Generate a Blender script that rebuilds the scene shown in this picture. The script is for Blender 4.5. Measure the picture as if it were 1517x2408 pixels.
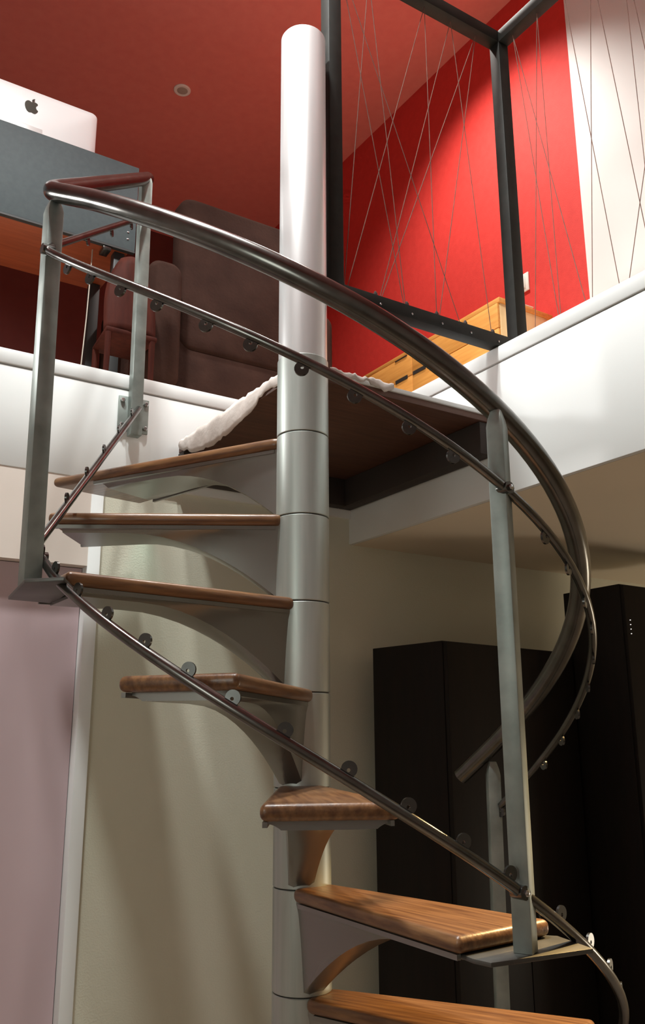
import bpy, bmesh, math, random
from mathutils import Vector, Matrix
random.seed(7)
sc = bpy.context.scene
for o in list(bpy.data.objects): bpy.data.objects.remove(o)
COL = sc.collection
ZO = 2.4                       # the lower floor lies at z = 0; stair heights below are given from the landing
PI = math.pi
def R(a): return math.radians(a)

# ------------------------------------------------------------------ camera
CAM = Vector((-1.0381, -1.7060, -0.8982))
yaw, pitch, roll = 1.0007, 0.2529, -0.0043
cd = bpy.data.cameras.new('camera'); cam = bpy.data.objects.new('camera', cd); COL.objects.link(cam)
F = Vector((math.cos(yaw)*math.cos(pitch), math.sin(yaw)*math.cos(pitch), math.sin(pitch)))
Rt = Vector((math.sin(yaw), -math.cos(yaw), 0)); Up = Rt.cross(F)
Rr = Rt*math.cos(roll) + Up*math.sin(roll); Ur = Up*math.cos(roll) - Rt*math.sin(roll)
M = Matrix((Rr, Ur, -F)).transposed().to_4x4(); M.translation = CAM + Vector((0, 0, ZO))
cam.matrix_world = M
cd.sensor_fit = 'VERTICAL'; cd.sensor_height = 24.0; cd.lens = 2062.32/2408*24.0
cd.clip_start = 0.05; cd.clip_end = 60
sc.camera = cam

# ------------------------------------------------------------------ world, lights, exposure
w = bpy.data.worlds.new('world'); sc.world = w; w.use_nodes = True
bg = w.node_tree.nodes['Background']; bg.inputs[0].default_value = (0.75, 0.72, 0.68, 1); bg.inputs[1].default_value = 0.05
sc.view_settings.view_transform = 'Standard'; sc.view_settings.look = 'None'
sc.view_settings.gamma = 1.0; sc.view_settings.use_curve_mapping = False
sc.view_settings.exposure = 0.0

def spot(name, loc, target, power, size=100, blend=0.6, radius=0.05, col=(1, 0.93, 0.84)):
    l = bpy.data.lights.new(name, 'SPOT'); l.energy = power; l.spot_size = R(size); l.spot_blend = blend
    l.shadow_soft_size = radius; l.color = col
    o = bpy.data.objects.new(name, l); COL.objects.link(o)
    p = Vector(loc) + Vector((0, 0, ZO)); t = Vector(target) + Vector((0, 0, ZO))
    o.location = p; o.rotation_euler = (t - p).to_track_quat('-Z', 'Y').to_euler(); return o
def point(name, loc, power, radius=0.1, col=(1, 0.9, 0.8)):
    l = bpy.data.lights.new(name, 'POINT'); l.energy = power; l.shadow_soft_size = radius; l.color = col
    o = bpy.data.objects.new(name, l); COL.objects.link(o); o.location = Vector(loc) + Vector((0, 0, ZO)); return o
# recessed ceiling spots of the upper floor, over the stair opening and over the guard rail
spot('ceiling_spot_void', (-0.85, -0.05, 2.38), (-0.15, 0.35, 0.0), 430, 84, 0.7, 0.10, (0.95, 1.0, 0.98))
spot('ceiling_spot_landing', (-0.40, -0.30, 2.38), (0.45, -0.05, 0.1), 215, 80, 0.8, 0.08, (0.98, 1.0, 0.97))
spot('ceiling_spot_desk', (-0.70, 0.05, 2.38), (-0.60, 1.30, 1.3), 140, 60, 0.6, 0.05, (1, 1, 0.97))
spot('ceiling_spot_wall', (0.85, 0.60, 2.38), (1.30, 0.85, 0.4), 165, 110, 0.8, 0.05, (1, 0.95, 0.88))
# added unseen spot at the upper left, brightens the column's left side
spot('upper_left_fill', (-1.75, 1.20, 0.46), (0.0, 0.0, 0.30), 75, 58, 0.6, 0.08, (1, 0.99, 0.97))
# lamps of the lower room: one high at the left, an added fill deep in the right part, a warm downlight under the right slab
point('lower_room_lamp', (-2.4, -1.4, -0.40), 25, 0.35, (0.92, 1.0, 0.92))
point('lower_side_fill', (2.9, -0.7, -1.7), 26, 0.25, (1, 0.88, 0.70))  # added light without a fixture, lifts the slab underside at the right
spot('slab_downlight', (1.15, -0.50, -0.26), (0.28, -0.46, -1.28), 230, 46, 0.6, 0.04, (1, 0.66, 0.28))
spot('wall_glow_spot', (-0.095, 0.725, -0.165), (-0.095, 0.79, -1.0), 1.6, 40, 1.0, 0.015, (0.55, 1.0, 0.88))  # added hidden spot, no fixture: makes the glow on the olive wall

# ------------------------------------------------------------------ materials
MATS = {}
def nt(m): return m.node_tree.nodes, m.node_tree.links
def mat(name, c1, c2=None, rough=0.5, metal=0.0, scale=6.0, stretch=(1, 1, 1), bump=0.0, bscale=60, detail=4.0, rvar=0.0, coat=0.0, spec=0.5, emit=None):
    m = bpy.data.materials.new(name); m.use_nodes = True; N, L = nt(m)
    b = N['Principled BSDF']; b.inputs['Roughness'].default_value = rough; b.inputs['Metallic'].default_value = metal
    b.inputs['Specular IOR Level'].default_value = spec; b.inputs['Coat Weight'].default_value = coat; b.inputs['Coat Roughness'].default_value = 0.15
    tc = N.new('ShaderNodeTexCoord'); mp = N.new('ShaderNodeMapping'); mp.inputs['Scale'].default_value = stretch
    L.new(tc.outputs['Object'], mp.inputs['Vector'])
    nz = N.new('ShaderNodeTexNoise'); nz.inputs['Scale'].default_value = scale; nz.inputs['Detail'].default_value = detail
    L.new(mp.outputs['Vector'], nz.inputs['Vector'])
    rp = N.new('ShaderNodeValToRGB'); rp.color_ramp.elements[0].position = 0.3; rp.color_ramp.elements[1].position = 0.7
    c2 = c2 or c1
    rp.color_ramp.elements[0].color = (*c1, 1); rp.color_ramp.elements[1].color = (*c2, 1)
    L.new(nz.outputs['Fac'], rp.inputs['Fac']); L.new(rp.outputs['Color'], b.inputs['Base Color'])
    if rvar:
        mr = N.new('ShaderNodeMapRange'); mr.inputs['To Min'].default_value = rough - rvar; mr.inputs['To Max'].default_value = rough + rvar
        L.new(nz.outputs['Fac'], mr.inputs['Value']); L.new(mr.outputs['Result'], b.inputs['Roughness'])
    if bump:
        n2 = N.new('ShaderNodeTexNoise'); n2.inputs['Scale'].default_value = bscale; n2.inputs['Detail'].default_value = 3
        L.new(mp.outputs['Vector'], n2.inputs['Vector'])
        bp = N.new('ShaderNodeBump'); bp.inputs['Strength'].default_value = bump; bp.inputs['Distance'].default_value = 0.01
        L.new(n2.outputs['Fac'], bp.inputs['Height']); L.new(bp.outputs['Normal'], b.inputs['Normal'])
    if emit:
        b.inputs['Emission Color'].default_value = (*emit[0], 1); b.inputs['Emission Strength'].default_value = emit[1]
    MATS[name] = m; return m
def wood(name, c1, c2, rough=0.35, stretch=(1.2, 14, 14), scale=5, coat=0.3):
    return mat(name, c1, c2, rough=rough, scale=scale, stretch=stretch, bump=0.06, bscale=12, detail=6, coat=coat)

mat('steel_pole', (0.74, 0.75, 0.75), (0.82, 0.82, 0.82), rough=0.34, metal=0.55, scale=3, stretch=(14, 14, 0.8), rvar=0.06)
mat('steel_column', (0.40, 0.44, 0.41), (0.52, 0.55, 0.52), rough=0.43, metal=0.6, scale=3, stretch=(14, 14, 0.8), rvar=0.05)
mat('steel_bracket', (0.20, 0.20, 0.18), (0.31, 0.30, 0.28), rough=0.26, metal=0.7, scale=1.6, detail=1.0, rvar=0.05)
mat('galvanised', (0.22, 0.255, 0.235), (0.35, 0.39, 0.365), rough=0.46, metal=0.5, scale=16, rvar=0.08)
mat('plate_steel', (0.10, 0.10, 0.095), (0.15, 0.15, 0.14), rough=0.45, metal=0.8, scale=16)
mat('rail_steel', (0.11, 0.11, 0.10), (0.17, 0.16, 0.15), rough=0.22, metal=0.95, scale=20, rvar=0.05)
mat('tab_steel', (0.085, 0.085, 0.08), (0.13, 0.13, 0.125), rough=0.25, metal=0.9, scale=30)
mat('bolt_steel', (0.6, 0.6, 0.6), rough=0.22, metal=1.0)
wood('tread_wood', (0.095, 0.038, 0.016), (0.24, 0.115, 0.045), rough=0.38, stretch=(1.0, 16, 16), scale=6, coat=0.15)
wood('landing_wood', (0.085, 0.035, 0.022), (0.13, 0.055, 0.032), rough=0.6, coat=0.0)
mat('ledger', (0.035, 0.025, 0.02), rough=0.7)
mat('white_paint', (0.78, 0.80, 0.79), (0.82, 0.83, 0.82), rough=0.42, scale=2)
mat('white_wall', (0.80, 0.80, 0.80), (0.84, 0.84, 0.83), rough=0.7, scale=2)
mat('paper', (0.46, 0.39, 0.35), (0.62, 0.56, 0.52), rough=0.8, scale=9, bump=0.2, bscale=40)
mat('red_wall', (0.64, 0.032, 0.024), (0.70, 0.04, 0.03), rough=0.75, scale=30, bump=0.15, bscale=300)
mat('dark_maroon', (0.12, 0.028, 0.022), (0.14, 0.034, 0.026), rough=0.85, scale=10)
mat('red_ceiling', (0.76, 0.21, 0.18), (0.80, 0.24, 0.20), rough=0.8, scale=20)
mat('lower_ceiling', (0.72, 0.63, 0.50), (0.76, 0.66, 0.52), rough=0.8, scale=3)
mat('olive_wall', (0.66, 0.65, 0.52), (0.72, 0.70, 0.58), rough=0.38, scale=2.5, bump=0.1, bscale=200)
mat('cream_wall', (0.74, 0.65, 0.58), (0.80, 0.71, 0.64), rough=0.7, scale=3)
mat('lilac_door', (0.51, 0.38, 0.40), (0.55, 0.42, 0.44), rough=0.55, scale=3)
mat('floor_tile', (0.30, 0.24, 0.19), (0.36, 0.29, 0.23), rough=0.5, scale=3)
mat('dark_cabinet', (0.010, 0.008, 0.007), (0.014, 0.010, 0.008), rough=0.6, spec=0.2, scale=8, stretch=(6, 6, 1))
mat('frame_steel', (0.012, 0.012, 0.010), (0.020, 0.020, 0.017), rough=0.55, spec=0.3, metal=0.0, scale=30)
mat('cord', (0.26, 0.13, 0.10), (0.16, 0.085, 0.065), rough=0.8, scale=40)
mat('knot', (0.05, 0.035, 0.03), rough=0.8)
wood('light_wood', (0.64, 0.27, 0.055), (0.78, 0.37, 0.09), rough=0.5, stretch=(14, 1.2, 14), coat=0.0)
wood('pale_wood', (0.74, 0.52, 0.25), (0.80, 0.58, 0.30), rough=0.5, stretch=(14, 14, 1.2), coat=0.0)
mat('slot_black', (0.02, 0.015, 0.012), rough=0.7)
mat('screen_blue', (0.050, 0.064, 0.070), (0.060, 0.076, 0.080), rough=0.7, scale=60)
wood('desk_wood', (0.26, 0.050, 0.016), (0.36, 0.075, 0.025), rough=0.5, stretch=(1.2, 14, 14), coat=0.0)
mat('desk_edge', (0.03, 0.03, 0.03), rough=0.5)
mat('aluminium', (0.86, 0.87, 0.87), rough=0.35, metal=0.15)
mat('hinge_grey', (0.70, 0.70, 0.69), rough=0.4, metal=0.2)
mat('emblem_dark', (0.035, 0.032, 0.02), rough=0.3)
mat('screen_glass', (0.01, 0.01, 0.01), rough=0.1)
mat('brown_leather', (0.026, 0.012, 0.009), (0.040, 0.019, 0.014), rough=0.85, spec=0.05, scale=10, bump=0.15, bscale=90)
wood('red_shell', (0.036, 0.008, 0.005), (0.060, 0.013, 0.008), rough=0.7, stretch=(10, 10, 1.2), coat=0.0)
MATS['red_shell'].node_tree.nodes['Principled BSDF'].inputs['Specular IOR Level'].default_value = 0.08
mat('plastic_white', (0.85, 0.84, 0.80), rough=0.4)
mat('lens_grey', (0.45, 0.40, 0.34), rough=0.3)
mat('led', (1, 1, 1), emit=((1, 0.95, 0.9), 1.2))
mat('cable_black', (0.015, 0.015, 0.015), rough=0.5)

# ------------------------------------------------------------------ mesh helpers
class MB:
    def __init__(s): s.v = []; s.f = []
    def add(s, vs, fs):
        n = len(s.v); s.v += [tuple(v) for v in vs]; s.f += [tuple(i+n for i in f) for f in fs]; return s
    def box(s, x0, x1, y0, y1, z0, z1):
        return s.add([(x0,y0,z0),(x1,y0,z0),(x1,y1,z0),(x0,y1,z0),(x0,y0,z1),(x1,y0,z1),(x1,y1,z1),(x0,y1,z1)],
                     [(3,2,1,0),(4,5,6,7),(0,1,5,4),(1,2,6,5),(2,3,7,6),(3,0,4,7)])
    def prism(s, poly, z0, z1):
        n = len(poly)
        return s.add([(x,y,z0) for x,y in poly]+[(x,y,z1) for x,y in poly],
                     [tuple(range(n-1,-1,-1)), tuple(range(n,2*n))]+[(i,(i+1)%n,n+(i+1)%n,n+i) for i in range(n)])
    def loft(s, rings, cap=True):
        n = len(rings[0]); vs = [p for r in rings for p in r]; fs = []
        for k in range(len(rings)-1):
            for i in range(n): fs.append((k*n+i, k*n+(i+1)%n, (k+1)*n+(i+1)%n, (k+1)*n+i))
        if cap: fs += [tuple(range(n-1,-1,-1)), tuple((len(rings)-1)*n+i for i in range(n))]
        return s.add(vs, fs)
    def tube(s, path, r, n=12, cap=True):
        path = [Vector(p) for p in path]; rs = r if isinstance(r, (list, tuple)) else [r]*len(path)
        t0 = (path[1]-path[0]).normalized(); u = t0.cross(Vector((0,0,1)))
        if u.length < 1e-3: u = t0.cross(Vector((1,0,0)))
        u.normalize(); rings = []
        for i, p in enumerate(path):
            a = path[max(i-1,0)]; b = path[min(i+1,len(path)-1)]; t = (b-a).normalized()
            u = (u - t*u.dot(t)).normalized(); v = t.cross(u)
            rings.append([p+(u*math.cos(2*PI*k/n)+v*math.sin(2*PI*k/n))*rs[i] for k in range(n)])
        return s.loft(rings, cap)
    def lathe(s, prof, c=(0,0), n=32):          # prof: (r, z) list from top to bottom, closed at the ends by caps
        return s.loft([[(c[0]+r*math.cos(-2*PI*k/n), c[1]+r*math.sin(-2*PI*k/n), z) for k in range(n)] for r, z in prof])
    def mesh(s, name, bevel=0, seg=2, smooth=35):
        me = bpy.data.meshes.new(name); me.from_pydata(s.v, [], s.f); me.update()
        bm = bmesh.new(); bm.from_mesh(me)
        bmesh.ops.recalc_face_normals(bm, faces=bm.faces)
        if bevel:
            ed = [e for e in bm.edges if len(e.link_faces) == 2 and e.calc_face_angle(0) > 0.5]
            bmesh.ops.bevel(bm, geom=ed, offset=bevel, segments=seg, profile=0.5, affect='EDGES', clamp_overlap=True)
        bm.to_mesh(me); bm.free()
        if smooth:
            me.shade_smooth(); me.set_sharp_from_angle(angle=R(smooth))
        return me
ORG = {}
def link(name, data, m=None):
    o = bpy.data.objects.new(name, data); COL.objects.link(o)
    if m and data is not None and not data.materials: data.materials.append(MATS[m])
    return o
def props(o, label=None, cat=None, group=None, kind=None):
    if label: o['label'] = label
    if cat: o['category'] = cat
    if group: o['group'] = group
    if kind: o['kind'] = kind
    return o
def root(name, loc, label, cat, group=None, rz=0):
    o = link(name, None); o.empty_display_size = 0.1
    o.location = (loc[0], loc[1], loc[2]+ZO); o.rotation_euler = (0, 0, rz); ORG[o] = Vector(loc)
    return props(o, label, cat, group)
def part(name, mb, m, parent, bevel=0, seg=2, smooth=35, label=None):
    """mesh given in stair coordinates, placed under its thing or part"""
    me = mb.mesh(name, bevel, seg, smooth); o = link(name, me, m)
    me.transform(Matrix.Translation(-ORG[parent])); o.parent = parent; ORG[o] = ORG[parent]
    if label: o['label'] = label
    return o
def single(name, mb, m, loc, label=None, cat=None, group=None, kind=None, bevel=0, seg=2, smooth=35):
    me = mb.mesh(name, bevel, seg, smooth); o = link(name, me, m)
    me.transform(Matrix.Translation(-Vector(loc))); o.location = (loc[0], loc[1], loc[2]+ZO); ORG[o] = Vector(loc)
    return props(o, label, cat, group, kind)
def struct(name, mb, m, bevel=0): return single(name, mb, m, (0,0,0), kind='structure', bevel=bevel)
def B(*a): return MB().box(*a)

# ------------------------------------------------------------------ the setting
xR, yL, zt, zb, zbL = 0.662, 0.762, 0.203, -0.2405, -0.149
WY = 0.775
struct('floor', B(-3.3, 4.0, -4.6, 5.2, -2.5, -2.4), 'floor_tile')
# slab of the upper floor: right of the opening and behind it
struct('floor_upper_right', B(xR+0.018, 4.0, -4.6, WY, zb, zt), 'lower_ceiling')
struct('floor_upper_back', B(-3.3, 4.0, WY+0.10, 5.2, zb, zt), 'lower_ceiling')
# white fascia boards and their cap strips
t1 = struct('trim_1', B(-3.2, xR, yL, WY+0.10, zbL, 0.152), 'white_paint', bevel=0.002)
part('cap_strip', B(-3.2, xR, yL-0.004, WY+0.10, 0.1555, zt), 'white_paint', t1, bevel=0.004)
t2 = struct('trim_2', B(xR, xR+0.018, -4.6, WY, zb, 0.152), 'white_paint', bevel=0.002)
part('cap_strip', B(xR-0.004, xR+0.018, -4.6, yL-0.004, 0.1555, zt), 'white_paint', t2, bevel=0.004)
# lower back wall: olive wall, door opening with cream lintel and white jamb
struct('wall_lower_back', B(-0.230, 4.0, WY, WY+0.10, -2.4, zbL), 'olive_wall')
struct('wall_lintel', B(-3.2, -0.262, yL+0.002, WY+0.10, -0.411, zbL), 'cream_wall')
struct('trim_3', B(-0.265, -0.228, yL, WY+0.10, -2.4, zbL-0.001), 'white_paint', bevel=0.002)
struct('door_1', B(-1.25, -0.267, WY+0.03, WY+0.07, -2.4, -0.413), 'lilac_door')
struct('wall_lower_left', B(-3.2, -1.25, WY, WY+0.10, -2.4, -0.411), 'cream_wall')
# upper room
struct('ceiling', B(-3.3, 1.6, -4.6, 5.2, 2.4, 2.5), 'red_ceiling')
struct('wall_right', B(1.5, 1.6, 0.318, 5.2, zt, 2.4), 'red_wall')
struct('wall_right_near', B(1.488, 1.6, -4.6, 0.318, zt, 2.4), 'white_wall')
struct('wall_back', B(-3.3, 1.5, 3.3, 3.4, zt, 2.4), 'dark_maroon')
struct('wall_left', B(-3.3, -3.2, -4.6, 3.3, -2.4, 2.4), 'white_wall')
struct('wall_front', B(-3.2, 4.0, -4.6, -4.5, -2.4, 2.4), 'white_wall')
struct('wall_lower_right', B(3.9, 4.0, -4.5, WY, -2.4, zb), 'lower_ceiling')

# ------------------------------------------------------------------ spiral staircase
h, rc = 0.2, 0.0621
st = root('spiral_staircase', (0, 0, -2.4), 'steel and wood spiral staircase winding around a central column up to the landing', 'staircase')
def ring(r0, z1, z0, b=0.0015):
    return MB().lathe([(r0-b, z1), (r0, z1-b), (r0, z0+b), (r0-b, z0)], n=64)
col = part('column', MB().lathe([(0.0585, 0.0), (0.0585, -2.398)], n=48), 'slot_black', st)
part('column_pole', MB().lathe([(0.048, 0.9465), (0.0575, 0.9465), (0.0598, 0.943), (0.0598, -0.004)], n=64), 'steel_pole', col)
zs = [-0.003] + [-k*h for k in range(1, 12)] + [-2.4]
for a, b in zip(zs[:-1], zs[1:]):
    part('column_sleeve', ring(rc, a-0.0012, b+0.0012), 'steel_column', col)

# tread: wooden board with rounded edges over a folded steel bracket
NO, NI, BI, BO = (0.5735, 0.1004), (0.0421, 0.0434), (0.0392, -0.0569), (0.5735, -0.1221)
TT = 0.027
def rounded(poly, which, r, n=5):
    out = []
    for i, p in enumerate(poly):
        if i not in which: out.append(p); continue
        P = Vector(p); a = (Vector(poly[i-1])-P).normalized()*r; b = (Vector(poly[(i+1) % len(poly)])-P).normalized()*r
        for k in range(n+1):
            t = k/n; q_ = (P+a)*(1-t)**2+P*2*t*(1-t)+(P+b)*t*t; out.append((q_.x, q_.y))
    return out
board = MB().prism(rounded([NO, NI, BI, BO], (1, 2), 0.022), -TT, 0).mesh('tread', 0.011, 4, 40); board.materials.append(MATS['tread_wood'])
def interp(a, b, u): return a[1]+(b[1]-a[1])*(u-a[0])/(b[0]-a[0])
def bracket_mesh(no, ni, bi, bo, umax):
    mb = MB(); rings = []
    us = [0.040, 0.060, 0.080, 0.10, 0.125, 0.15, 0.18, 0.21, 0.245, 0.28, 0.32, 0.36, 0.41, 0.46, 0.51, umax]
    for u in us:
        g = max(0.0, (0.40-u)/0.34)
        d = 0.010 + 0.155*g**1.9
        vn, vb = interp(ni, no, u)-0.012, interp(bi, bo, u)+0.012
        vc = (vn+vb)/2; q_ = min(1.0, (u-0.04)/0.5)
        wb = 0.026 + 0.050*q_**1.2
        if u < 0.07: vn, vb = min(vn, 0.045), max(vb, -0.050)
        zt_ = -TT+0.002; fl = -TT-0.005
        sec = [(vb, zt_), (vb, fl)]
        for k in range(1, 6):
            t = k/6; sec.append((vb+(vc-wb-vb)*t**0.75, fl-d*0.93*t**1.25))
        sec += [(vc-wb, fl-d*0.95), (vc-wb*0.6, fl-d), (vc+wb*0.6, fl-d), (vc+wb, fl-d*0.95)]
        for k in range(5, 0, -1):
            t = k/6; sec.append((vn+(vc+wb-vn)*t**0.75, fl-d*0.93*t**1.25))
        sec += [(vn, fl), (vn, zt_)]
        rings.append([(u, v, z) for v, z in sec])
    me = mb.loft(rings).mesh('bracket', 0, 0, 32); me.materials.append(MATS['steel_bracket']); return me
def strips(no, ni, bi, bo, u1):
    out = []
    for a, b, o0, o1 in ((ni, no, -0.010, -0.016), (bi, bo, 0.004, 0.012)):
        v0, v1 = interp(a, b, 0.06), interp(a, b, u1)
        me = MB().prism([(0.06, v0+o0), (u1, v1+o0), (u1, v1+o1), (0.06, v0+o1)], -TT-0.009, -TT-0.0005).mesh('edge_strip')
        me.materials.append(MATS['steel_bracket']); out.append(me)
    return out
brk = bracket_mesh(NO, NI, BI, BO, 0.548); lip_n, lip_b = strips(NO, NI, BI, BO, 0.565)
# the topmost tread is longer and fills the corner up to the white fascia
A1 = 112.7
def loc1(x, y): c, s_ = math.cos(R(A1)), math.sin(R(A1)); return (x*c+y*s_, -x*s_+y*c)
Q = [loc1(-0.414, 0.647), loc1(-0.055, 0.022), loc1(0.030, 0.055), loc1(-0.140, 0.695)]
board1 = MB().prism(rounded(Q, (1, 2), 0.02), -TT, 0).mesh('tread', 0.011, 4, 40); board1.materials.append(MATS['tread_wood'])
brk1 = bracket_mesh(*Q, 0.60); lip1 = strips(*Q, 0.62)
angs = [A1, 143.9, 180.3, 218.7, 244.3, 274.8, 297.0]
dzs = [0.0021, 0.0044, 0.0068, 0.0054, 0.0055, 0.0062, 0.0017]
TREADS = {}
for k, (a, dz) in enumerate(zip(angs, dzs), 1):
    t = link('tread', board1 if k == 1 else board); t.parent = st; t.location = (0, 0, -k*h+dz+2.4); t.rotation_euler = (0, 0, R(a))
    for nm, me in (('bracket', brk1 if k == 1 else brk), ('edge_strip', lip1[0] if k == 1 else lip_n), ('edge_strip', lip1[1] if k == 1 else lip_b)):
        c = link(nm, me); c.parent = t
    TREADS[k] = t
TREADS[1]['label'] = 'topmost wooden tread under the landing'

# ---- rails
HEL = {'top': [0.6043,-0.2946,0.3345,-0.0076,-0.0105,0.0125,-0.0047],
       'mid': [0.6357,-0.4624,0.3157,0.0001,-0.0196,-0.0112,-0.0016],
       'low': [0.6187,-1.1199,0.3746,-0.0097,-0.0031,0.0131,-0.0054]}
def hel(nm, deg):
    v = HEL[nm]; a = R(deg); t = a-R(270); rr = v[0]+v[5]*math.cos(a)+v[6]*math.sin(a)
    return Vector((rr*math.cos(a), rr*math.sin(a), v[1]-v[2]*t+v[3]*t*t+v[4]*t**3))
def bez(a, b, c, n=10):
    return [a*(1-t)**2+b*2*t*(1-t)+c*t*t for t in [i/n for i in range(n+1)]]
P1x, P1y = -0.158, 0.731
# handrail: past the wall post, straight down to the bend, then the helix
c0 = Vector((-0.148, 0.760, 0.915)); cb = Vector((-0.640, 0.030, 0.262))
a0 = hel('top', 190)
d1 = (c0-cb).normalized(); d2 = (a0-cb).normalized()
path = [c0, c0+(cb-c0)*0.5] + bez(cb+d1*0.10, cb, cb+d2*0.07, 12) + [hel('top', d) for d in range(192, 377, 3)]
hand = part('handrail', MB().tube(path, 0.0215, 24), 'rail_steel', st)
bm_ = MB().tube([c0+d1*(-0.006), c0+d1*0.012, c0+d1*0.022], [0.0216, 0.0216, 0.014], 20)
part('end_cap', bm_, 'rail_steel', hand)
def rail(nm, start, bend, deg1, r):
    a = hel(nm, 189); dd1 = (start-bend).normalized(); dd2 = (a-bend).normalized()
    pth = [start, start+(bend-start)*0.5] + bez(bend+dd1*0.04, bend, bend+dd2*0.03, 8) + [hel(nm, d) for d in range(190, deg1+1, 3)]
    return part('middle_rail' if nm == 'mid' else 'lower_rail', MB().tube(pth, r, 16), 'rail_steel', st)
mbend, mstart = hel('mid', 183.2), Vector((P1x, P1y-0.02, 0.745))
lbend, lstart = hel('low', 178.5), Vector((P1x+0.004, P1y-0.022, 0.078))
midr = rail('mid', mstart, mbend, 366, 0.0085)
lowr = rail('low', lstart, lbend, 345, 0.0092)
# eyelet tabs
def tab_mesh():
    mb = MB(); n = 20; ro, ri, th = 0.0125, 0.0030, 0.0022
    O = [(ro*math.cos(2*PI*k/n), ro*math.sin(2*PI*k/n)) for k in range(n)]
    I = [(ri*math.cos(2*PI*k/n), ri*math.sin(2*PI*k/n)-0.002) for k in range(n)]
    vs = [(x,-th,z) for x,z in O]+[(x,th,z) for x,z in O]+[(x,-th,z) for x,z in I]+[(x,th,z) for x,z in I]
    fs = []
    for k in range(n):
        j = (k+1)%n
        fs += [(k,j,n+j,n+k), (2*n+k,3*n+k,3*n+j,2*n+j), (k,2*n+k,2*n+j,j), (n+k,n+j,3*n+j,3*n+k)]
    mb.add(vs, fs); return mb.mesh('eyelet_tab', 0, 0, 40)
tabm = tab_mesh(); tabm.materials.append(MATS['tab_steel'])
def put_tab(parent, p, tangent, up):
    o = link('eyelet_tab', tabm); o.parent = parent
    x = tangent.normalized(); y = Vector((0,0,1)).cross(x).normalized(); z = x.cross(y)*up
    m = Matrix((x, y if up > 0 else -y, z)).transposed().to_4x4(); m.translation = p - ORG[parent]
    o.matrix_local = m
    return o
for d in [193.8,200.7,208.0,215.3,223.8,230.8,238.5,246.4,254.8,262.2,282.4,290.4,299.2,306.5,315.1,323.7,332.1,340.6,348.5,363.9]:
    p = hel('mid', d); t = hel('mid', d+1)-hel('mid', d-1); put_tab(midr, p+Vector((0,0,-0.0165)), t, -1)
for d in [183.5,190.5,198.3,206.0,213.9,221.6,228.6,236.3,245.3,253.8,262.2,270.2,280.9,289.1,297.5,306,315]:
    p = hel('low', d); t = hel('low', d+1)-hel('low', d-1); put_tab(lowr, p+Vector((0,0,0.0170)), t, 1)
for f in (0.10, 0.27, 0.44, 0.61, 0.78):
    p = lstart+(lbend-lstart)*f; put_tab(lowr, p+Vector((0,0,0.0170)), lstart-lbend, 1)
for f in (0.22, 0.45, 0.68):
    p = mstart+(mbend-mstart)*f; put_tab(midr, p+Vector((0,0,-0.0165)), mstart-mbend, -1)

# ---- posts of the stair
def post(bot, top, az, w=0.040, d=0.018, taper=0.034, tip=0.017):
    """flat tube, broad side along the rail, crushed to a chisel at its top"""
    bot, top = Vector(bot), Vector(top); ax = (top-bot).normalized()
    tx = Vector((-math.sin(az), math.cos(az), 0)); ry = Vector((math.cos(az), math.sin(az), 0))
    rings = []
    for p, sw, sd in ((bot, 1, 1), (top-ax*taper, 1, 1), (top-ax*taper*0.55, 0.84, 0.84), (top, tip/w, 0.4)):
        rings.append([p+tx*sx*w/2*sw+ry*sy*d/2*sd for sx, sy in ((-1,-1),(1,-1),(1,1),(-1,1))])
    o = part('post', MB().loft(rings), 'galvanised', st, bevel=0.0015, seg=2)
    return o
def bolt(parent, p, axis, r=0.006, l=0.006):
    p = Vector(p); axis = Vector(axis).normalized()
    return part('bolt', MB().tube([p, p+axis*l*0.8, p+axis*l], [r, r, r*0.7], 6, True), 'bolt_steel', parent)
# wall post on the white fascia with its bolted plate
p1 = post((P1x+0.002, P1y, -0.004), (P1x-0.004, P1y, 0.905), R(90), w=0.036, d=0.034)
pl = part('mounting_plate', B(-0.203, -0.106, yL-0.012, yL-0.004, 0.016, 0.128), 'galvanised', p1, bevel=0.0015)
for bx_ in (-0.192, -0.117):
    for bz in (0.032, 0.112): bolt(p1, (bx_, yL-0.012, bz), (0,-1,0), 0.0075, 0.009)
# left post, front right post, far right post
p2 = post((-0.628, -0.058, -0.6215), (-0.622, 0.016, 0.236), R(276), w=0.034, d=0.032, taper=0.034)
p3 = post((0.034, -0.616, -1.2222), (0.030, -0.622, -0.325), R(207), w=0.031, d=0.029)
p4 = post((0.624, 0.090, -2.4), (0.620, 0.062, -0.958), R(243), w=0.032, d=0.030)
def foot(parent, poly, z): return part('foot_plate', MB().prism(poly, z-0.007, z), 'plate_steel', parent, bevel=0.001)
foot(p2, [(-0.632, 0.084), (-0.655, -0.128), (-0.602, -0.186), (-0.560, -0.10), (-0.540, 0.090)], -3*h+dzs[2]-TT-0.0015)
foot(p3, [(-0.062, -0.600), (-0.056, -0.634), (0.142, -0.656), (0.165, -0.560), (0.13, -0.52), (-0.05, -0.53)], -6*h+dzs[5]-TT-0.0015)
# clamps where rails meet posts
for pp, nm, dg in ((p2,'low',182.5),(p2,'mid',184.5),(p3,'mid',272.5),(p3,'low',272.0)):
    p = hel(nm, dg); out = Vector((math.cos(R(dg)), math.sin(R(dg)), 0))
    part('clamp', MB().tube([p-out*0.014, p+out*0.011], 0.0112, 12), 'rail_steel', pp)
    if not (pp is p2 and nm == 'mid'): bolt(pp, p+out*0.011, out, 0.0055, 0.005)

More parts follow.
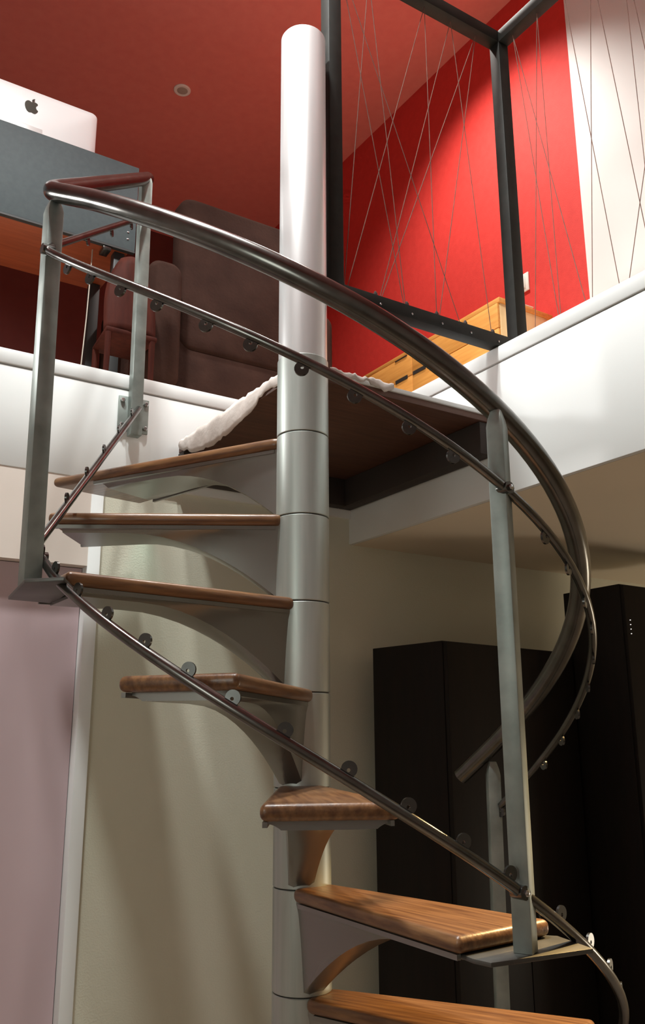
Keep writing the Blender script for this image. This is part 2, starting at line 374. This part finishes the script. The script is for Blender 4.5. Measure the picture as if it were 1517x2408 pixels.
# ---- landing
LA = part('landing', B(0.0, 0.652, 0.024, 0.752, -0.026, -0.002), 'landing_wood', st, bevel=0.002)
part('ledger_beam', B(0.606, 0.656, 0.03, 0.756, -0.122, -0.027), 'ledger', LA, bevel=0.002)
part('ledger_beam', B(0.0, 0.605, 0.712, 0.756, -0.122, -0.027), 'ledger', LA, bevel=0.002)
part('edge_trim', B(0.07, 0.656, 0.018, 0.034, -0.008, 0.004), 'white_paint', LA, bevel=0.0015)

# torn white paper left on the landing's edges
def torn(name, p0, p1, top, depth, label, n=40, seed=1, side=Vector((0,0,0))):
    rnd = random.Random(seed); p0, p1 = Vector(p0), Vector(p1); rows = 6; vs = []; fs = []
    ax = (p1-p0); nrm = Vector((ax.y, -ax.x, 0)).normalized()
    lo = 0
    for i in range(n+1):
        f = i/n; base = p0+ax*f; lo = lo*0.6+rnd.uniform(-0.012, 0.012)
        d = depth(f)+lo*0.5; tp = rnd.uniform(-0.003, 0.004)
        for j in range(rows):
            g = j/(rows-1); bul = 0.004*math.sin(g*PI*0.9)+0.0015*math.sin(i*0.9+g*3)
            vs.append(base+nrm*bul+Vector((0,0,top+tp*(1-g)-d*g)))
    for i in range(n):
        for j in range(rows-1): fs.append((i*rows+j, (i+1)*rows+j, (i+1)*rows+j+1, i*rows+j+1))
    o = single(name, MB().add(vs, fs), 'paper', tuple(p0), label, 'paper', smooth=60)
    md = o.modifiers.new('thickness', 'SOLIDIFY'); md.thickness = 0.0018
    return o
torn('torn_paper', (-0.004, 0.735, 0), (-0.004, 0.085, 0), 0.010, lambda f: 0.030+0.050*math.sin(min(1,f*1.25)*PI)**0.8*(1 if f<.82 else .6),
     'torn white paper strip hanging along the left edge of the landing', seed=3)
torn('torn_tape', (0.09, 0.014, 0), (0.29, 0.014, 0), 0.010, lambda f: 0.020+0.006*math.sin(f*9),
     'torn white tape on the right edge of the landing beside the column', n=24, seed=5)

# ------------------------------------------------------------------ corded guard railing beside the landing
S = 1.0625
def gx(x): return 0.0649+x*S
def gy(y): return 0.1066+y*S
GY, GX, GZ0, GZ1 = 0.012, gx(0.655), 0.205, 1.345
gr = root('guard_railing', (GX, GY, zt), 'dark steel guard railing strung with crossing cords above the white fascia', 'railing')
q = 0.021
xpost = 0.099
part('post', B(xpost-q, xpost+q, GY-q, GY+q, GZ0, GZ1), 'frame_steel', gr, bevel=0.002)
part('post', B(GX-q, GX+q, GY-q, GY+q, GZ0, GZ1), 'frame_steel', gr, bevel=0.002)
part('post', B(GX-q, GX+q, -1.80-q, -1.80+q, GZ0, GZ1), 'frame_steel', gr, bevel=0.002)
part('bottom_rail', B(xpost+q, GX-q, GY-q, GY+q, GZ0, GZ0+0.038), 'frame_steel', gr, bevel=0.002)
part('bottom_rail', B(GX-q, GX+q, -1.78, GY-q, GZ0, GZ0+0.02), 'frame_steel', gr, bevel=0.002)
part('top_rail', B(xpost+q, GX-q, GY-q, GY+q, GZ1-0.042, GZ1), 'frame_steel', gr, bevel=0.002)
part('top_rail', B(GX-q, GX+q, -1.78, GY-q, GZ1-0.042, GZ1), 'frame_steel', gr, bevel=0.002)
hk = [gx(0.06+0.1*i) for i in range(6)]
for a, b in ((1,0),(0,2),(0,4),(1,2),(3,0),(3,3),(4,1),(4,5),(5,1),(5,3)):
    part('cord', MB().tube([(hk[a], GY, GZ1-0.04), (hk[b]+0.004*(a-b), GY, GZ0+0.036)], 0.0011, 6), 'cord', gr)
for x in hk:
    part('knot', MB().lathe([(0.002, GZ0+0.060), (0.0055, GZ0+0.054), (0.0065, GZ0+0.046), (0.004, GZ0+0.037)], (x, GY), 10), 'knot', gr)
    bolt(gr, (x, GY-q, GZ0+0.012), (0,-1,0), 0.0035, 0.004)
hy = [gy(-0.15-0.1*i) for i in range(9)]
for a, b in ((0,1),(0,2),(1,0),(1,1),(2,3),(3,2),(3,4),(4,4),(4,5),(6,3),(5,6),(6,5),(7,7)):
    part('cord', MB().tube([(GX, hy[a], GZ1-0.04), (GX, hy[b]+0.004*(b-a), GZ0+0.018)], 0.0011, 6), 'cord', gr)
for y in hy:
    part('knot', MB().lathe([(0.002, GZ0+0.042), (0.0055, GZ0+0.036), (0.0065, GZ0+0.028), (0.004, GZ0+0.019)], (GX, y), 10), 'knot', gr)
bolt(gr, (GX+0.008, GY-q, GZ1-0.02), (0,-1,0), 0.006, 0.005)
dangling = [(hk[5]+0.035, GY-0.005, GZ0), (hk[5]+0.033, GY-0.012, 0.15), (hk[5]+0.037, GY-0.010, 0.10)]
part('cord_end', MB().tube(dangling, 0.0014, 6), 'knot', gr)

# ------------------------------------------------------------------ upper room: drawer cabinet, papers, switch, ceiling spot
cb_ = root('drawer_cabinet', (1.35, 1.0, zt), 'low light-wood drawer cabinet along the red wall behind the guard railing', 'cabinet')
part('body', B(1.206, 1.488, 0.517, 1.60, zt, 0.732), 'pale_wood', cb_, bevel=0.002)
part('top_board', B(1.196, 1.490, 0.510, 1.605, 0.732, 0.752), 'light_wood', cb_, bevel=0.002)
for (ya, yb) in ((0.520, 1.049), (1.053, 1.60)):
    for (za, zb2) in ((0.628, 0.730), (0.43, 0.624), (0.212, 0.426)):
        dr = part('drawer', B(1.194, 1.206, ya, yb, za, zb2), 'light_wood', cb_, bevel=0.0015)
        ym = ya+0.03 if ya > 1 else yb-0.09
        part('slot_handle', B(1.1915, 1.1945, ym, ym+0.085, zb2-0.004, zb2+0.012 if zb2 < 0.7 else zb2), 'slot_black', dr)
pp_ = single('paper_stack', B(1.34, 1.46, 0.545, 0.70, 0.752, 0.768), 'white_wall', (1.4, 0.62, 0.752), 'white stack of papers lying on the light-wood drawer cabinet', 'papers', bevel=0.001)
part('loose_sheet', MB().prism([(1.30,0.53),(1.40,0.525),(1.42,0.68),(1.32,0.69)], 0.7685, 0.7715), 'plastic_white', pp_)
sw = root('light_switch', (1.5, 0.67, 0.965), 'white light switch plate on the red wall behind the railing post', 'switch')
part('plate', B(1.492, 1.4995, 0.628, 0.712, 0.926, 1.008), 'plastic_white', sw, bevel=0.002)
part('rocker', B(1.488, 1.492, 0.645, 0.695, 0.940, 0.994), 'plastic_white', sw, bevel=0.001)
dl = root('ceiling_spot', (0.455, 1.968, 2.4), 'small round recessed spot in the dark red ceiling', 'spotlight')
part('ring', MB().lathe([(0.044, 2.3995), (0.044, 2.395), (0.040, 2.392), (0.028, 2.392), (0.027, 2.3985)], (0.455, 1.968), 32), 'plastic_white', dl)
part('lens', MB().lathe([(0.0265, 2.399), (0.0265, 2.394), (0.01, 2.3925)], (0.455, 1.968), 24), 'lens_grey', dl)

# ------------------------------------------------------------------ desk with screen panel, computer, cable
DX0, DX1, DY = -1.25, -0.024, 1.2
dk = root('desk', (-0.6, 1.4, zt), 'wooden desk with a blue-grey front panel above the white fascia', 'desk')
part('desktop', B(DX0, DX1-0.02, DY+0.012, 1.56, 0.897, 0.925), 'desk_wood', dk, bevel=0.002)
fp = part('front_panel', B(DX0, DX1, DY-0.006, DY+0.011, 0.903, 1.268), 'screen_blue', dk, bevel=0.002)
part('edge_strip', B(DX0, DX1, DY-0.007, DY+0.011, 0.895, 0.9025), 'desk_edge', dk)
for bz in (0.945, 0.975): bolt(fp, (-0.055, DY-0.006, bz), (0,-1,0), 0.004, 0.003)
part('panel_bracket', B(-0.145, -0.115, DY-0.004, DY+0.05, 0.878, 0.894), 'tab_steel', dk, bevel=0.002)
for lx in (-0.075, DX0+0.04):
    for ly in (1.24, 1.52): part('leg', B(lx-0.02, lx+0.02, ly-0.02, ly+0.02, zt, 0.896), 'desk_edge', dk, bevel=0.002)
cbx = [(-0.17, 1.25, 0.893), (-0.172, 1.245, 0.8), (-0.178, 1.24, 0.6), (-0.186, 1.24, 0.4), (-0.19, 1.24, 0.206)]
single('cable', MB().tube(cbx, 0.0022, 8), 'lens_grey', cbx[-1], 'thin grey cable hanging from the desk to the floor', 'cable')

MX, MZ = -0.4255, 1.4555
mc = root('desktop_computer', (MX, 1.33, 0.925), 'white desktop computer seen from the back standing on the desk', 'computer')
def rrect(x0, x1, z0, z1, r, n=6):
    P = []
    for cx, cz, a0_ in ((x1-r,z1-r,0),(x0+r,z1-r,90),(x0+r,z0+r,180),(x1-r,z0+r,270)):
        for k in range(n+1): a = R(a0_+90*k/n); P.append((cx+r*math.cos(a), cz+r*math.sin(a)))
    return P
x0, x1, z0, z1 = MX-0.262, MX+0.262, 1.115, 1.541
rings = []
for ins, y in ((0.0, 1.335), (0.0, 1.328), (0.004, 1.322), (0.03, 1.312), (0.08, 1.305), (0.14, 1.303)):
    rings.append([(x, y, z) for x, z in rrect(x0+ins, x1-ins, z0+ins, z1-ins, max(0.004, 0.022-ins*0.08))])
part('back_shell', MB().loft(rings), 'aluminium', mc, smooth=50)
part('display', B(x0+0.008, x1-0.008, 1.335, 1.338, z0+0.07, z1-0.008), 'screen_glass', mc)
part('stand_neck', MB().loft([[(MX-0.046,1.296,1.362),(MX+0.046,1.296,1.362),(MX+0.046,1.303,1.368),(MX-0.046,1.303,1.368)],
     [(MX-0.060,1.286,1.15),(MX+0.060,1.286,1.15),(MX+0.060,1.294,1.15),(MX-0.060,1.294,1.15)],
     [(MX-0.085,1.262,0.934),(MX+0.085,1.262,0.934),(MX+0.085,1.272,0.934),(MX-0.085,1.272,0.934)]]), 'hinge_grey', mc, bevel=0.001)
part('stand_foot', B(MX-0.085, MX+0.085, 1.26, 1.44, 0.926, 0.934), 'hinge_grey', mc, bevel=0.002)
# emblem: apple outline with a bite and a leaf, mirrored by nothing: the bite is on the viewer's right
AP = [(0.0,0.36),(0.10,0.42),(0.22,0.45),(0.36,0.41),(0.45,0.33),(0.37,0.24),(0.32,0.12),(0.33,-0.02),(0.39,-0.13),(0.49,-0.20),(0.44,-0.33),(0.36,-0.45),(0.27,-0.52),(0.16,-0.53),(0.03,-0.48),(-0.10,-0.53),(-0.21,-0.52),(-0.32,-0.43),(-0.42,-0.26),(-0.48,-0.06),(-0.49,0.12),(-0.44,0.28),(-0.34,0.39),(-0.22,0.44),(-0.10,0.41)]
LF = [(0.0,0.50),(0.10,0.52),(0.19,0.60),(0.22,0.72),(0.12,0.69),(0.03,0.61)]
ey = 1.3025; es = 0.052
def flat(poly): 
    n = len(poly); P = [(MX+es*a, MZ-0.004+es*b) for a, b in poly]
    return MB().add([(x, ey, z) for x, z in P]+[(x, ey+0.002, z) for x, z in P], [tuple(range(n)), tuple(range(2*n-1, n-1, -1))]+[(i,n+i,n+(i+1)%n,(i+1)%n) for i in range(n)])
em = part('emblem', flat(AP), 'emblem_dark', mc, smooth=0, label='dark fruit emblem with a bite')
part('emblem_leaf', flat(LF), 'emblem_dark', em, smooth=0)

# ------------------------------------------------------------------ chairs behind the landing
ac = root('armchair', (0.36, 1.33, zt), 'brown leather high-back armchair seen from behind, beyond the landing', 'chair')
def rslab(x0, x1, z0, z1, y0, y1, r, lean=0.0):
    P = rrect(x0, x1, z0, z1, r, 6); zc = z0
    def at(y, ins):
        Q = rrect(x0+ins, x1-ins, z0+ins, z1-ins, max(0.005, r-ins), 6)
        return [(x, y+lean*(z-zc), z) for x, z in Q]
    t = y1-y0
    return MB().loft([at(y0, 0.02), at(y0+0.006, 0.008), at(y0+0.02, 0.0), at(y1-0.02, 0.0), at(y1-0.006, 0.008), at(y1, 0.02)])
part('backrest', rslab(0.117, 0.64, 0.50, 1.155, 1.08, 1.17, 0.06, 0.03), 'brown_leather', ac)
part('back_shell', rslab(0.10, 0.66, 0.30, 0.62, 1.09, 1.16, 0.03), 'brown_leather', ac)
part('armrest', rslab(-0.03, 0.10, 0.30, 0.79, 1.0, 1.55, 0.05), 'brown_leather', ac)
part('armrest', rslab(0.665, 0.79, 0.30, 0.79, 1.05, 1.58, 0.05), 'brown_leather', ac)
part('seat', rslab(0.105, 0.66, 0.42, 0.58, 1.17, 1.62, 0.04), 'brown_leather', ac)
for lx in (0.0, 0.74):
    for ly in (1.10, 1.50): part('leg', MB().tube([(lx, ly, zt+0.002), (lx, ly, 0.31)], [0.014, 0.022], 12), 'desk_edge', ac)
sh = root('shell_chair', (-0.12, 0.98, zt), 'red-brown wooden chair with a rounded back beside the wall post', 'chair')
def shell():
    n = 14; rows = 10; F_ = []; vs = []
    for j in range(rows+1):
        g = j/rows; z = 0.42+0.30*g; hw = 0.092*(1-max(0, g-0.25)**2.4*1.25)
        for i in range(n+1):
            s_ = -1+2*i/n; vs.append((-0.118+hw*s_, 0.90+0.035*g+0.03*s_*s_, z))
    for j in range(rows):
        for i in range(n): F_.append((j*(n+1)+i, j*(n+1)+i+1, (j+1)*(n+1)+i+1, (j+1)*(n+1)+i))
    return MB().add(vs, F_)
bk = part('backrest', shell(), 'red_shell', sh, smooth=60)
md = bk.modifiers.new('thickness', 'SOLIDIFY'); md.thickness = 0.014
part('seat', rslab(-0.215, -0.025, 0.0, 0.03, 0, 0.1, 0.012), 'red_shell', sh) if False else part('seat', MB().prism([(-0.21,0.90),(-0.03,0.90),(-0.045,1.09),(-0.195,1.09)], 0.405, 0.425), 'red_shell', sh, bevel=0.006)
for lx, ly in ((-0.20,0.91),(-0.045,0.91),(-0.19,1.07),(-0.055,1.07)):
    part('leg', MB().tube([(lx, ly, zt+0.001), (lx*0.98-0.002, ly, 0.406)], [0.008, 0.011], 10), 'red_shell', sh)

# ------------------------------------------------------------------ lower room: dark cabinets at the right
wr = root('wardrobe', (0.95, 0.52, -2.4), 'black wardrobe standing against the olive wall under the slab', 'wardrobe', rz=R(7))
def wpart(name, x0, x1, y0, y1, z0, z1, m, parent=None, bevel=0.002):
    me = B(x0, x1, y0, y1, z0, z1).mesh(name, bevel); o = link(name, me, m); o.parent = parent or wr
    return o
# local frame: x along the front, y depth; front left corner of the photograph at (0.714, 0.336)
c7, s7 = math.cos(R(7)), math.sin(R(7))
dx_, dy_ = 0.714-0.95, 0.336-0.52
fx, fy = dx_*c7+dy_*s7, -dx_*s7+dy_*c7
wpart('body', fx, fx+0.64, fy+0.018, fy+0.328, 0.0, 1.789, 'dark_cabinet')
for i in range(2):
    d_ = wpart('door', fx+0.002+i*0.32, fx+0.318+i*0.32, fy, fy+0.017, 0.08, 1.785, 'dark_cabinet')
    wpart('knob', fx+0.29+i*0.05, fx+0.30+i*0.05, fy-0.02, fy, 0.9, 1.02, 'slot_black', d_)
rk = root('dark_cupboard', (1.62, 0.36, -2.4), 'tall dark cupboard with a column of tiny lights at the right edge', 'cupboard')
part('body', B(1.365, 1.95, 0.205, 0.45, -2.4, -0.40), 'dark_cabinet', rk, bevel=0.002)
part('door', B(1.367, 1.95, 0.190, 0.2045, -2.32, -0.404), 'dark_cabinet', rk, bevel=0.002)
for z in (-0.522, -0.537, -0.552, -0.567):
    part('indicator', MB().tube([(1.386, 0.190, z), (1.386, 0.1875, z)], 0.0014, 8), 'led', rk)
